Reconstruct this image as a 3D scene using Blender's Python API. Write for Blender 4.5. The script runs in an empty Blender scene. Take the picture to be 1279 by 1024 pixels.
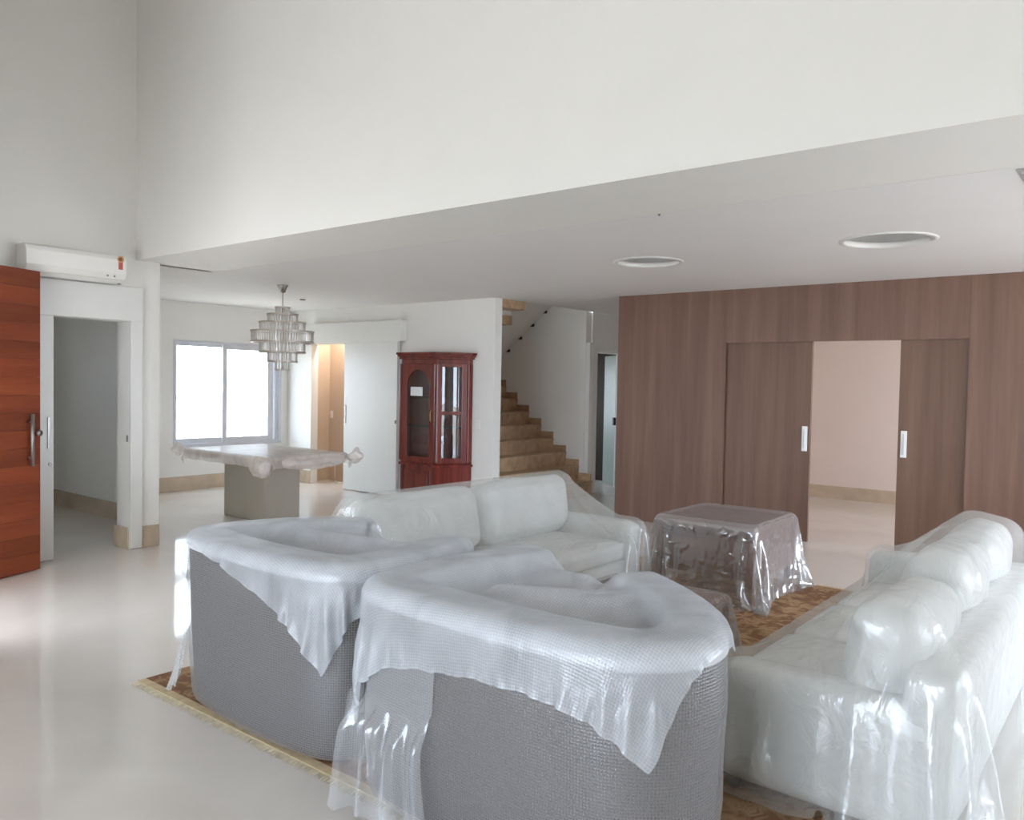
import bpy, bmesh, math, random
import numpy as np
from mathutils import Vector, Matrix
random.seed(4); np.random.seed(4)
S = bpy.context.scene
C = S.collection
PI = math.pi

# ------------------------------------------------------------------ camera
F_PX, YAW, PITCH, ROLL, CAM_H = 1011.82, .672975, .032115, -.0184727, 1.6
fw = Vector((-math.sin(YAW)*math.cos(PITCH), math.cos(YAW)*math.cos(PITCH), -math.sin(PITCH)))
r0 = Vector((math.cos(YAW), math.sin(YAW), 0)); d0 = fw.cross(r0)
cr = r0*math.cos(ROLL)+d0*math.sin(ROLL); cd = -r0*math.sin(ROLL)+d0*math.cos(ROLL)
cam = bpy.data.cameras.new('camera'); cam.sensor_fit = 'HORIZONTAL'; cam.sensor_width = 36
cam.lens = F_PX/1279*36; cam.clip_start = .05
co = bpy.data.objects.new('camera', cam); C.objects.link(co)
m = Matrix.Identity(4)
for i in range(3):
    m[i][0] = cr[i]; m[i][1] = -cd[i]; m[i][2] = -fw[i]
m[2][3] = CAM_H
co.matrix_world = m
S.camera = co

# ------------------------------------------------------------------ world, light, exposure
W = bpy.data.worlds.new('overcast_sky'); S.world = W; W.use_nodes = True
bg = W.node_tree.nodes['Background']
bg.inputs[0].default_value = (.755, .86, 1.0, 1); bg.inputs[1].default_value = 10.5
S.view_settings.view_transform = 'Standard'; S.view_settings.look = 'None'
S.view_settings.gamma = 1; S.view_settings.use_curve_mapping = False
S.view_settings.exposure = 0.40
try:
    S.cycles.use_denoising = True; S.cycles.denoiser = 'OPENIMAGEDENOISE'
    S.cycles.denoising_input_passes = 'RGB_ALBEDO_NORMAL'
    S.cycles.max_bounces = 14; S.cycles.diffuse_bounces = 7; S.cycles.glossy_bounces = 4
    S.cycles.transparent_max_bounces = 16; S.cycles.transmission_bounces = 6
    S.cycles.sample_clamp_indirect = 8
except Exception: pass
def portal(name, loc, rot, sx, sy):
    l = bpy.data.lights.new(name, 'AREA'); l.shape = 'RECTANGLE'; l.size = sx; l.size_y = sy
    l.cycles.is_portal = True
    o = bpy.data.objects.new(name, l); C.objects.link(o); o.location = loc; o.rotation_euler = rot
portal('daylight_rear_glazing', (-1.6, -4.56, 1.2), (PI/2, 0, 0), 4.6, 2.4)      # points +Y
portal('daylight_side_glazing', (3.16, 6.4, 1.2), (PI/2, 0, PI/2), 3.6, 2.4)      # points -X
portal('daylight_dining_window', (-10.95, 6.8, 1.38), (PI/2, 0, -PI/2), 1.8, 1.5)  # points +X
portal('daylight_inner_room', (3.16, 10.5, 1.2), (PI/2, 0, PI/2), 2.6, 2.4)
portal('daylight_side_room', (-10.78, 2.475, 1.8), (PI/2, 0, -PI/2), .55, .6)  # at the opening added to brighten this room
portal('daylight_entrance', (-6.15, 1.45, 1.2), (PI/2, 0, 0), 1.2, 2.4)

# ------------------------------------------------------------------ helpers
def lin(c):
    return tuple(((v/255)/12.92 if v/255 <= .04045 else ((v/255+.055)/1.055)**2.4) for v in c[:3])+(1,)
def mat(name):
    M = bpy.data.materials.new(name); M.use_nodes = True
    nt = M.node_tree; return M, nt, nt.nodes['Principled BSDF'], nt.nodes['Material Output']
def N(nt, t, **kw):
    n = nt.nodes.new(t)
    for k, v in kw.items():
        if k.startswith('i_'):
            key = k[2:].replace('_', ' ')
            n.inputs[key].default_value = v
        else: setattr(n, k, v)
    return n
def coords(nt, scale=(1, 1, 1), kind='Object', rot=(0, 0, 0)):
    tc = N(nt, 'ShaderNodeTexCoord'); mp = N(nt, 'ShaderNodeMapping')
    nt.links.new(tc.outputs[kind], mp.inputs[0]); mp.inputs['Scale'].default_value = scale; mp.inputs['Rotation'].default_value = rot
    return mp.outputs[0]
def ramp(nt, fac, stops):
    r = N(nt, 'ShaderNodeValToRGB'); e = r.color_ramp.elements
    e[0].position, e[0].color = stops[0]; e[1].position, e[1].color = stops[-1]
    for p, c in stops[1:-1]:
        q = e.new(p); q.color = c
    nt.links.new(fac, r.inputs[0]); return r.outputs[0]
def plain(name, rgb, rough=.5, metal=0, vary=.04, scale=6, bump=0, bscale=80, spec=.5, coat=0):
    M, nt, b, o = mat(name)
    c = lin(rgb)
    n = N(nt, 'ShaderNodeTexNoise', i_Scale=scale, i_Detail=4.0)
    nt.links.new(coords(nt), n.inputs['Vector'])
    lo = tuple(v*(1-vary) for v in c[:3])+(1,); hi = tuple(min(1, v*(1+vary)) for v in c[:3])+(1,)
    nt.links.new(ramp(nt, n.outputs[0], [(.3, lo), (.7, hi)]), b.inputs['Base Color'])
    b.inputs['Roughness'].default_value = rough; b.inputs['Metallic'].default_value = metal
    b.inputs['Specular IOR Level'].default_value = spec
    b.inputs['Coat Weight'].default_value = coat; b.inputs['Coat Roughness'].default_value = .08
    if bump:
        n2 = N(nt, 'ShaderNodeTexNoise', i_Scale=bscale, i_Detail=3.0); nt.links.new(coords(nt), n2.inputs['Vector'])
        bp = N(nt, 'ShaderNodeBump', i_Strength=bump, i_Distance=.004); nt.links.new(n2.outputs[0], bp.inputs['Height'])
        nt.links.new(bp.outputs[0], b.inputs['Normal'])
    return M
def woodmat(name, dark, mid, light, axis='Z', rough=.4, stretch=14, coat=0, rnd=True, tone=0):
    M, nt, b, o = mat(name)
    sc = {'X': (.5, stretch, stretch), 'Y': (stretch, .5, stretch), 'Z': (stretch, stretch, .35)}[axis]
    v = coords(nt, sc)
    if rnd:
        oi = N(nt, 'ShaderNodeObjectInfo'); ad = N(nt, 'ShaderNodeVectorMath', operation='ADD')
        sc2 = N(nt, 'ShaderNodeVectorMath', operation='SCALE'); sc2.inputs[0].default_value = (31, 17, 23)
        nt.links.new(oi.outputs['Random'], sc2.inputs['Scale']); nt.links.new(v, ad.inputs[0]); nt.links.new(sc2.outputs[0], ad.inputs[1]); v = ad.outputs[0]
    n = N(nt, 'ShaderNodeTexNoise', i_Scale=1.0, i_Detail=6.0, i_Roughness=.6, i_Distortion=.4); nt.links.new(v, n.inputs['Vector'])
    n2 = N(nt, 'ShaderNodeTexNoise', i_Scale=5.0, i_Detail=3.0); nt.links.new(v, n2.inputs['Vector'])
    mx = N(nt, 'ShaderNodeMath', operation='MULTIPLY_ADD'); mx.inputs[1].default_value = .25; 
    nt.links.new(n2.outputs[0], mx.inputs[0]); nt.links.new(n.outputs[0], mx.inputs[2])
    col_ = ramp(nt, mx.outputs[0], [(.42, lin(dark)), (.62, lin(mid)), (.82, lin(light))])
    if tone:
        hs = N(nt, 'ShaderNodeHueSaturation'); mr_ = N(nt, 'ShaderNodeMapRange'); mr_.inputs['To Min'].default_value = 1-tone; mr_.inputs['To Max'].default_value = 1+tone
        nt.links.new(oi.outputs['Random'], mr_.inputs['Value']); nt.links.new(mr_.outputs[0], hs.inputs['Value']); nt.links.new(col_, hs.inputs['Color']); col_ = hs.outputs[0]
    nt.links.new(col_, b.inputs['Base Color'])
    b.inputs['Roughness'].default_value = rough; b.inputs['Coat Weight'].default_value = coat; b.inputs['Coat Roughness'].default_value = .1
    bp = N(nt, 'ShaderNodeBump', i_Strength=.08, i_Distance=.002); nt.links.new(n2.outputs[0], bp.inputs['Height']); nt.links.new(bp.outputs[0], b.inputs['Normal'])
    return M
def film(name, alpha, rgb=(225, 228, 232), rough=.3, wr=.25, wscale=4, gloss=.10, trans=.4, bubbles=False, avary=.10, bstr=.3, stretch=(1, 1, 1), ridged=True):
    """plastic film: part see-through, part milky (diffuse + translucent), with a glossy skin and creases"""
    M, nt, b, o = mat(name); nt.nodes.remove(b)
    v = coords(nt, stretch)
    nz = N(nt, 'ShaderNodeTexNoise', noise_type='RIDGED_MULTIFRACTAL' if ridged else 'FBM', i_Scale=wscale, i_Detail=3.0, i_Roughness=.45, i_Distortion=.6); nt.links.new(v, nz.inputs['Vector'])
    nl = N(nt, 'ShaderNodeTexNoise', i_Scale=wscale*.7, i_Detail=3.0, i_Distortion=.8); nt.links.new(v, nl.inputs['Vector'])
    bp = N(nt, 'ShaderNodeBump', i_Strength=wr, i_Distance=.03); nt.links.new(nz.outputs[0], bp.inputs['Height'])
    nrm = bp.outputs[0]
    av = N(nt, 'ShaderNodeMapRange'); av.inputs['From Min'].default_value = .3; av.inputs['From Max'].default_value = .7
    av.inputs['To Min'].default_value = max(0, alpha-avary); av.inputs['To Max'].default_value = min(1, alpha+avary)
    nt.links.new(nl.outputs[0], av.inputs['Value']); afac = av.outputs[0]
    if bubbles:
        v0 = coords(nt, kind='UV')
        vo = N(nt, 'ShaderNodeTexVoronoi', voronoi_dimensions='2D', i_Scale=95.0, i_Randomness=.15); nt.links.new(v0, vo.inputs['Vector'])
        b2 = N(nt, 'ShaderNodeBump', i_Strength=bstr, i_Distance=.003, invert=True); nt.links.new(vo.outputs['Distance'], b2.inputs['Height'])
        nt.links.new(nrm, b2.inputs['Normal']); nrm = b2.outputs[0]
        mm = N(nt, 'ShaderNodeMapRange'); mm.inputs['From Min'].default_value = .15; mm.inputs['From Max'].default_value = .62
        mm.inputs['To Min'].default_value = -.02; mm.inputs['To Max'].default_value = .10
        nt.links.new(vo.outputs['Distance'], mm.inputs['Value'])
        ad = N(nt, 'ShaderNodeMath', operation='ADD', use_clamp=True); nt.links.new(afac, ad.inputs[0]); nt.links.new(mm.outputs[0], ad.inputs[1]); afac = ad.outputs[0]
    df = N(nt, 'ShaderNodeBsdfDiffuse'); df.inputs['Color'].default_value = lin(rgb); nt.links.new(nrm, df.inputs['Normal'])
    tl = N(nt, 'ShaderNodeBsdfTranslucent'); tl.inputs['Color'].default_value = lin(rgb); nt.links.new(nrm, tl.inputs['Normal'])
    m1 = N(nt, 'ShaderNodeMixShader'); m1.inputs[0].default_value = trans; nt.links.new(df.outputs[0], m1.inputs[1]); nt.links.new(tl.outputs[0], m1.inputs[2])
    tp = N(nt, 'ShaderNodeBsdfTransparent'); tp.inputs['Color'].default_value = (.97, .98, .98, 1)
    m2 = N(nt, 'ShaderNodeMixShader'); nt.links.new(afac, m2.inputs[0]); nt.links.new(tp.outputs[0], m2.inputs[1]); nt.links.new(m1.outputs[0], m2.inputs[2])
    gl = N(nt, 'ShaderNodeBsdfGlossy'); gl.inputs['Roughness'].default_value = rough; nt.links.new(nrm, gl.inputs['Normal'])
    m3 = N(nt, 'ShaderNodeMixShader'); m3.inputs[0].default_value = gloss; nt.links.new(m2.outputs[0], m3.inputs[1]); nt.links.new(gl.outputs[0], m3.inputs[2])
    nt.links.new(m3.outputs[0], o.inputs[0])
    return M
def glassmat(name, tint=(.96, .98, .98), gloss=.12, rough=.02):
    M, nt, b, o = mat(name); nt.nodes.remove(b)
    tp = N(nt, 'ShaderNodeBsdfTransparent'); tp.inputs[0].default_value = tint+(1,)
    gl = N(nt, 'ShaderNodeBsdfGlossy'); gl.inputs['Roughness'].default_value = rough
    mx = N(nt, 'ShaderNodeMixShader'); mx.inputs[0].default_value = gloss
    nt.links.new(tp.outputs[0], mx.inputs[1]); nt.links.new(gl.outputs[0], mx.inputs[2]); nt.links.new(mx.outputs[0], o.inputs[0])
    return M

class MB:
    def __init__(s): s.v = []; s.f = []
    def add(s, vs, fs):
        k = len(s.v); s.v += [tuple(p) for p in vs]; s.f += [tuple(i+k for i in f) for f in fs]; return s
    def box(s, x0, x1, y0, y1, z0, z1):
        return s.add([(x0, y0, z0), (x1, y0, z0), (x1, y1, z0), (x0, y1, z0), (x0, y0, z1), (x1, y0, z1), (x1, y1, z1), (x0, y1, z1)],
              [(0, 3, 2, 1), (4, 5, 6, 7), (0, 1, 5, 4), (1, 2, 6, 5), (2, 3, 7, 6), (3, 0, 4, 7)])
    def prism(s, poly, z0, z1):          # plan polygon (ccw) between two heights
        n = len(poly)
        vs = [(x, y, z0) for x, y in poly]+[(x, y, z1) for x, y in poly]
        return s.add(vs, [tuple(range(n-1, -1, -1)), tuple(range(n, 2*n))]+[(i, (i+1) % n, n+(i+1) % n, n+i) for i in range(n)])
    def xprism(s, poly, x0, x1):         # (y,z) polygon along x
        n = len(poly); vs = [(x0, y, z) for y, z in poly]+[(x1, y, z) for y, z in poly]
        return s.add(vs, [tuple(range(n-1, -1, -1)), tuple(range(n, 2*n))]+[(i, (i+1) % n, n+(i+1) % n, n+i) for i in range(n)])
    def yprism(s, poly, y0, y1):         # (x,z) polygon along y
        n = len(poly); vs = [(x, y0, z) for x, z in poly]+[(x, y1, z) for x, z in poly]
        return s.add(vs, [tuple(range(n)), tuple(range(2*n-1, n-1, -1))]+[((i+1) % n, i, n+i, n+(i+1) % n) for i in range(n)])
    def lathe(s, prof, cx=0, cy=0, seg=24, closed=False):
        n = len(prof); vs = []; fs = []
        for k in range(seg):
            a = 2*PI*k/seg
            vs += [(cx+r*math.cos(a), cy+r*math.sin(a), z) for r, z in prof]
        for k in range(seg):
            k2 = (k+1) % seg
            for i in range(n-1 if not closed else n):
                j = (i+1) % n; fs.append((k*n+i, k2*n+i, k2*n+j, k*n+j))
        return s.add(vs, fs)
    def tube(s, pts, r, seg=8):
        pts = [Vector(p) for p in pts]; vs = []; fs = []
        for i, p in enumerate(pts):
            t = (pts[min(i+1, len(pts)-1)]-pts[max(i-1, 0)]).normalized()
            a = t.orthogonal().normalized(); b = t.cross(a)
            rr = r[i] if isinstance(r, (list, tuple)) else r
            vs += [p+(a*math.cos(2*PI*k/seg)+b*math.sin(2*PI*k/seg))*rr for k in range(seg)]
        for i in range(len(pts)-1):
            for k in range(seg):
                fs.append((i*seg+k, i*seg+(k+1) % seg, (i+1)*seg+(k+1) % seg, (i+1)*seg+k))
        fs.append(tuple(range(seg-1, -1, -1))); fs.append(tuple((len(pts)-1)*seg+k for k in range(seg)))
        return s.add(vs, fs)
    def build(s, name, M, parent=None, smooth=False, bevel=0, bseg=2, loc=None):
        me = bpy.data.meshes.new(name); me.from_pydata(s.v, [], s.f); me.update()
        if smooth:
            for p in me.polygons: p.use_smooth = True
        o = bpy.data.objects.new(name, me); C.objects.link(o)
        if M: me.materials.append(M)
        if bevel:
            b = o.modifiers.new('bevel', 'BEVEL'); b.width = bevel; b.segments = bseg; b.limit_method = 'ANGLE'; b.angle_limit = math.radians(40)
        if smooth == 'auto':
            pass
        if loc: o.location = loc
        if parent: o.parent = parent
        return o
def box(*a): return MB().box(*a)
def rbox(mb, c, s, r=.05, n=8, rot=None, puff=(0, 0, 0), noise=0, seed=0):
    """rounded, puffed block (cushion) : c centre, s full size, puff = outward bulge of the faces along each axis"""
    rs = np.random.RandomState(seed); ph = rs.rand(6)*6.28
    h = np.array(s)/2; vs = {}; V = []; Fc = []
    def idx(u, v, w):
        k = (u, v, w)
        if k in vs: return vs[k]
        q = np.array([u, v, w])/n*2-1.0
        p = q*h; inner = np.maximum(h-r, 1e-4); cl = np.clip(p, -inner, inner); dlt = p-cl
        L = np.linalg.norm(dlt)
        if L > 1e-9: p = cl+dlt/L*r*min(1, 1) if np.count_nonzero(np.abs(dlt) > 1e-9) > 1 else p
        for ax in range(3):
            o = [k2 for k2 in range(3) if k2 != ax]
            p[ax] += puff[ax]*q[ax]*(1-q[o[0]]**2)*(1-q[o[1]]**2)
        if noise: p = p+noise*np.array([math.sin(9*p[1]+7*p[2]+ph[0]), math.sin(8*p[0]+6*p[2]+ph[1]), math.sin(7*p[0]+9*p[1]+ph[2])])
        V.append(p); vs[k] = len(V)-1; return vs[k]
    for ax in range(3):
        for side in (0, n):
            for i in range(n):
                for j in range(n):
                    def mk(a, b):
                        l = [0, 0, 0]; l[ax] = side; l[(ax+1) % 3] = a; l[(ax+2) % 3] = b; return idx(*l)
                    q = (mk(i, j), mk(i+1, j), mk(i+1, j+1), mk(i, j+1))
                    Fc.append(q if side else q[::-1])
    V = np.array(V)
    if rot is not None: V = V @ np.array(rot).T
    mb.add(V+np.array(c), Fc); return mb
def rotm(rx=0, ry=0, rz=0):
    return np.array((Matrix.Rotation(rz, 3, 'Z') @ Matrix.Rotation(ry, 3, 'Y') @ Matrix.Rotation(rx, 3, 'X')))
def thing(name, label, cat, loc=(0, 0, 0), group=None, rz=0):
    o = bpy.data.objects.new(name, None); C.objects.link(o); o.location = loc; o.rotation_euler.z = rz
    o.empty_display_size = .1
    return tag(o, label, cat, group)
def tag(o, label, cat, group=None):
    o['label'] = label; o['category'] = cat
    if group: o['group'] = group
    return o
def struct(o, label=None, cat=None):
    o['kind'] = 'structure'
    if label: o['label'] = label
    if cat: o['category'] = cat
    return o

# ------------------------------------------------------------------ materials
WHITE = plain('white_wall_paint', (233, 231, 226), .6, vary=.012, scale=2, bump=.05, bscale=160)
CEIL = plain('white_ceiling_paint', (230, 228, 226), .7, vary=.012, scale=2)
LACQ = plain('white_lacquer', (226, 225, 221), .35, vary=.01)
BEIGE = plain('beige_wall_paint', (204, 182, 160), .6, vary=.02, scale=2)
PINKW = plain('warm_white_wall_paint', (228, 214, 205), .6, vary=.012, scale=2)
STONE = plain('beige_marble', (196, 178, 156), .22, vary=.12, scale=5)
TRAV = plain('travertine_step', (182, 152, 120), .3, vary=.2, scale=9)
PANELW = woodmat('brown_wood_veneer', (106, 77, 63), (117, 86, 71), (128, 97, 81), 'Z', .5, 7, rnd=False)
DOORW = woodmat('sliding_door_veneer', (100, 72, 57), (111, 81, 64), (121, 91, 73), 'Z', .5, 7)
REDW1 = woodmat('orange_cedar_board', (116, 49, 25), (131, 60, 32), (145, 71, 40), 'X', .45, 7, tone=.22)
MAHOG = woodmat('mahogany_varnish', (70, 16, 8), (104, 28, 15), (126, 40, 22), 'Z', .25, 10, coat=.25)
STEEL = plain('brushed_steel', (150, 146, 142), .3, metal=.9)
ALU = plain('white_aluminium', (205, 207, 212), .35, metal=.1)
TAUPE = plain('taupe_lacquer', (172, 164, 150), .4, vary=.02)
FABRIC = plain('grey_upholstery', (66, 61, 59), .9, vary=.10, scale=30, bump=.3, bscale=220)
CUSHF = plain('pale_grey_cushion_cloth', (176, 172, 176), .9, vary=.05, bump=.2, bscale=200)
WHITEF = plain('white_padded_cover', (212, 213, 209), .75, vary=.03, bump=.1, bscale=30)
WHITEF, nt, b, o = mat('white_cover_shrink_wrapped')
n = N(nt, 'ShaderNodeTexNoise', i_Scale=2.6, i_Detail=4.0, i_Roughness=.5, i_Distortion=1.6); nt.links.new(coords(nt, (3.2, 1.6, 2.2)), n.inputs['Vector'])
n3 = N(nt, 'ShaderNodeTexNoise', i_Scale=5.0, i_Detail=3.0); nt.links.new(coords(nt), n3.inputs['Vector'])
nt.links.new(ramp(nt, n3.outputs[0], [(.3, lin((206, 207, 204))), (.7, lin((218, 219, 216)))]), b.inputs['Base Color'])
b.inputs['Roughness'].default_value = .7; b.inputs['Coat Weight'].default_value = .7; b.inputs['Coat Roughness'].default_value = .16
bp = N(nt, 'ShaderNodeBump', i_Strength=.55, i_Distance=.03); nt.links.new(n.outputs[0], bp.inputs['Height'])
nt.links.new(bp.outputs[0], b.inputs['Normal']); nt.links.new(bp.outputs[0], b.inputs['Coat Normal'])
DARKW = woodmat('dark_brown_wood', (96, 66, 56), (120, 86, 74), (140, 104, 90), 'X', .25, 10)
PLASTW = plain('white_plastic', (236, 234, 230), .35, vary=.01)
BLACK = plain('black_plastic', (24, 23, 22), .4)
PAPER = plain('white_paper', (224, 222, 222), .8, vary=.02)
DARKB = plain('dark_brown_paint_and_gap_shade', (48, 38, 30), .5)  # corridor room walls, and the painted shadow gaps under the stairs
GREYD = plain('grey_green_door_paint', (150, 158, 150), .45)
PAVE = plain('pale_paving', (205, 196, 184), .8, vary=.05)
EXTW = plain('exterior_cream_render', (240, 226, 214), .8, vary=.02)
CHROME = plain('chrome', (190, 186, 182), .12, metal=1)
CRYSTAL = film('cut_crystal', .42, (244, 236, 228), .28, .0, 4, .20, .5, avary=.04)
GLASS = glassmat('clear_glass', (.95, .97, .97), .10)
CABGL = glassmat('cabinet_glass', (.70, .72, .72), .08)
MILKY = film('milky_plastic_sheet', .41, (236, 240, 246), .29, .35, 5, .085, .3, bubbles=True, bstr=.5, avary=.09)
CLEARF = film('clear_plastic_film', .295, (244, 244, 246), .09, .5, 11, .22, .4, avary=.02)
WHITEFILM = film('white_wrapping_film', .25, (242, 242, 240), .20, .45, 2.6, .075, .35, avary=.02, stretch=(4.5, 1.3, 2.4), ridged=False)
BUBBLE = film('bubble_wrap', .295, (190, 186, 187), .30, .06, 4, .08, .25, bubbles=True, bstr=.8, avary=.005)
TABLEF = film('table_film', .66, (238, 229, 222), .28, .3, 9, .09, .25)

# floor: polished cream porcelain
FLOOR, nt, b, o = mat('polished_cream_porcelain')
n = N(nt, 'ShaderNodeTexNoise', i_Scale=.9, i_Detail=6.0, i_Roughness=.6, i_Distortion=1.0); nt.links.new(coords(nt), n.inputs['Vector'])
nt.links.new(ramp(nt, n.outputs[0], [(.3, lin((214, 207, 200))), (.7, lin((224, 218, 211)))]), b.inputs['Base Color'])
n2 = N(nt, 'ShaderNodeTexNoise', i_Scale=1.7, i_Detail=3.0); nt.links.new(coords(nt), n2.inputs['Vector'])
mr = N(nt, 'ShaderNodeMapRange'); mr.inputs['To Min'].default_value = .03; mr.inputs['To Max'].default_value = .09
nt.links.new(n2.outputs[0], mr.inputs['Value']); nt.links.new(mr.outputs[0], b.inputs['Roughness'])
b.inputs['Specular IOR Level'].default_value = .6

# ------------------------------------------------------------------ setting
XL, YB, YW, ZC, ZH = -7.42, 7.84, 8.47, 2.68, 5.6
YBULK = 3.70
struct(box(-11.0, 3.3, -4.7, 14.5, -.1, 0).build('floor', FLOOR), 'polished cream porcelain floor', 'floor')
# left wall with the sliding-door opening
mb = MB(); T = XL-.16
mb.box(T, XL, 1.5, 2.35, 0, ZH); mb.box(T, XL, 2.35, 3.642, 2.11, ZH); mb.box(T, XL, 3.642, YBULK+.23, 0, ZC); mb.box(T, XL, 3.642, YBULK, ZC, ZH)
wl = struct(mb.build('wall_left', WHITE), 'white wall carrying the air conditioner', 'wall')
# pillar end and small room
mb = MB().prism([(T, 3.66), (T, 3.90), (-8.40, 4.43), (-10.82, 4.43), (-10.82, 4.31), (-8.50, 4.31), (-7.69, 3.80), (-7.69, 3.66)][::-1], 0, ZC)
struct(mb.build('wall_partition', WHITE), 'white partition between side room and dining area', 'wall')
mb = MB(); mb.box(-10.95, -10.8, 1.5, 2.2, 0, ZC); mb.box(-10.95, -10.8, 2.75, 4.35, 0, ZC); mb.box(-10.95, -10.8, 2.2, 2.75, 0, 1.5); mb.box(-10.95, -10.8, 2.2, 2.75, 2.1, ZC); mb.box(-10.95, T, 1.4, 1.5, 0, ZC)  # unseen window opening added to brighten the side room
struct(mb.build('wall_side_room', WHITE), 'grey-shaded wall inside the side room', 'wall')
struct(box(-10.95, T, 1.4, 4.31, ZC+.01, ZC+.1).build('ceiling_side_room', CEIL), 'side room ceiling', 'ceiling')
struct(box(-10.8, -8.5, 4.295, 4.31, 0, .19).build('baseboard_side_room', STONE), 'beige stone baseboard in the side room', 'baseboard')
mb = MB(); mb.box(XL, XL+.012, 3.753, 3.93, 0, .2); mb.box(-7.69, XL, 3.63, 3.642, 0, .2)
struct(mb.build('baseboard_left', STONE), 'beige stone baseboard on the wall end', 'baseboard')
# entrance wall (with the doorway of the wooden door) and the rest of the hall
mb = MB(); mb.box(XL, -6.80, 1.5, 1.65, 0, ZH); mb.box(-6.80, -5.45, 1.5, 1.65, 2.46, ZH); mb.box(-5.45, -5.2, 1.5, 1.65, 0, ZH); mb.box(-5.35, -5.2, -4.7, 1.5, 0, ZH)
struct(mb.build('wall_entrance', WHITE), 'white entrance wall', 'wall')
mb = MB(); mb.box(-5.35, -3.9, -4.7, -4.55, 0, ZH); mb.box(.7, 3.3, -4.7, -4.55, 0, ZH); mb.box(-3.9, .7, -4.7, -4.55, 2.4, ZH)
wr = struct(mb.build('wall_rear', WHITE), 'white rear wall with wide glass doors', 'wall')
for k in range(5):
    x = -3.9+4.6*k/4
    struct(box(x-.03, x+.03, -4.66, -4.6, 0, 2.4).build('trim_1' if k == 0 else 'trim_1', ALU), 'white frame post of the rear glass doors', 'trim')
mb = MB(); mb.box(3.18, 3.3, -4.7, 4.6, 0, ZH); mb.box(3.18, 3.3, 8.2, 9.2, 0, ZC+.2); mb.box(3.18, 3.3, 11.8, 14.5, 0, ZC+.2); mb.box(3.18, 3.3, 9.2, 11.8, 2.4, ZC+.2); mb.box(3.18, 3.3, 4.6, 8.2, 2.4, ZC+.2)
struct(mb.build('wall_right', WHITE), 'white wall with a glazed opening', 'wall')
struct(box(-7.6, 3.3, -4.7, YBULK, ZH, ZH+.1).build('ceiling_hall', CEIL), 'high white hall ceiling', 'ceiling')
# bulkhead (upper wall) : its underside is flush with the low ceiling, a fine joint between them
struct(box(XL-.16, 3.3, YBULK, 4.545, ZC, ZH).build('wall_upper', WHITE), 'tall bright white upper wall over the living area', 'wall')
# low ceiling with two round recesses
HOLES = [(-3.50, 6.25, .275), (-1.555, 6.235, .30)]
mb = MB()
xs = [-11.0, -6.55]; 
def cbox(x0, x1, y0, y1): mb.box(x0, x1, y0, y1, ZC, ZC+.16)
cbox(-11.0, -6.55, 4.552, YB+.13); cbox(-11.0, XL-.1, 3.9, 4.552)
cbox(-6.55, 3.3, 4.552, 5.8); cbox(-6.55, 3.3, 6.7, YW+.05)
xx = -6.55
for hx, hy, hr in HOLES:
    cbox(xx, hx-.45, 5.8, 6.7); xx = hx+.45
    K = 48; vs = []; fs = []
    for k in range(K):
        a = 2*PI*k/K; c, s_ = math.cos(a), math.sin(a); q = .45/max(abs(c), abs(s_))
        vs += [(hx+hr*c, hy+hr*s_, ZC), (hx+q*c, min(6.7, max(5.8, 6.25+q*s_)), ZC)]
    for k in range(K): fs.append((2*k, 2*k+1, 2*((k+1) % K)+1, 2*((k+1) % K)))
    mb.add(vs, fs)
    mb.box(hx-.45, hx+.45, 5.8, 6.7, ZC+.15, ZC+.16)
cbox(xx, 3.3, 5.8, 6.7)
cbox(-6.55, -5.0, YW+.05, 12.0)
struct(mb.build('ceiling', CEIL), 'low white ceiling with two round recesses', 'ceiling')
for i, (hx, hy, hr) in enumerate(HOLES):
    t = thing('ceiling_recess', ['round white recessed ceiling ring nearer the stairs', 'round white recessed ceiling ring above the wrapped sofa beside the sliding doors'][i], 'ceiling light', (hx, hy, ZC), 'round recesses in the low ceiling')
    MB().lathe([(hr+.03, 0), (hr+.026, -.006), (hr+.014, -.009), (hr-.004, -.008), (hr-.012, -.002), (hr-.014, .03), (hr-.008, .034), (hr-.001, .034)], seg=48).build('rim', LACQ, t, True)
    MB().lathe([(hr-.001, .034), (hr+.09, .034), (hr+.09, .145), (.001, .145)], seg=48).build('recess_well', CEIL, t)
# ceiling slot at the right
t = thing('ceiling_vent', 'grey slot grille at the ceiling joint', 'vent', (-.575, 4.58, ZC))
MB().box(0, .5, 0, .5, -.006, 0).build('vent_panel', plain('grey_vent', (176, 172, 172), .5), t)
for k in range(6): MB().box(.02, .48, .05+.075*k, .075+.075*k, -.014, -.006).build('slat', ALU, t)
# dining window wall
XW = -10.82; wy0, wy1, wz0, wz1 = 5.93, 7.72, .63, 2.14
mb = MB(); mb.box(XW-.16, XW, 4.3, wy0, 0, ZC); mb.box(XW-.16, XW, wy1, 9.0, 0, ZC); mb.box(XW-.16, XW, wy0, wy1, 0, wz0); mb.box(XW-.16, XW, wy0, wy1, wz1, ZC)
struct(mb.build('wall_dining', WHITE), 'white dining wall around the window', 'wall')
struct(box(XW, XW+.012, 4.43, YB, 0, .2).build('baseboard_dining', STONE), 'beige stone baseboard under the dining window', 'baseboard')
win = bpy.data.objects.new('window_1', None); C.objects.link(win); win.location = (XW-.05, wy0, wz0); struct(win, 'white sliding window with two bright panes', 'window')
w, h = wy1-wy0, wz1-wz0
mb = MB(); mb.box(-.05, .06, 0, w, 0, .03); mb.box(-.05, .06, 0, w, h-.035, h); mb.box(-.05, .06, 0, .04, .03, h-.035); mb.box(-.05, .06, w-.04, w, .03, h-.035); mb.box(-.05, .03, w-.10, w-.055, .03, h-.035); mb.box(-.05, .01, w-.175, w-.115, .03, h-.035)
mb.build('window_frame', ALU, win, bevel=.004)
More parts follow.
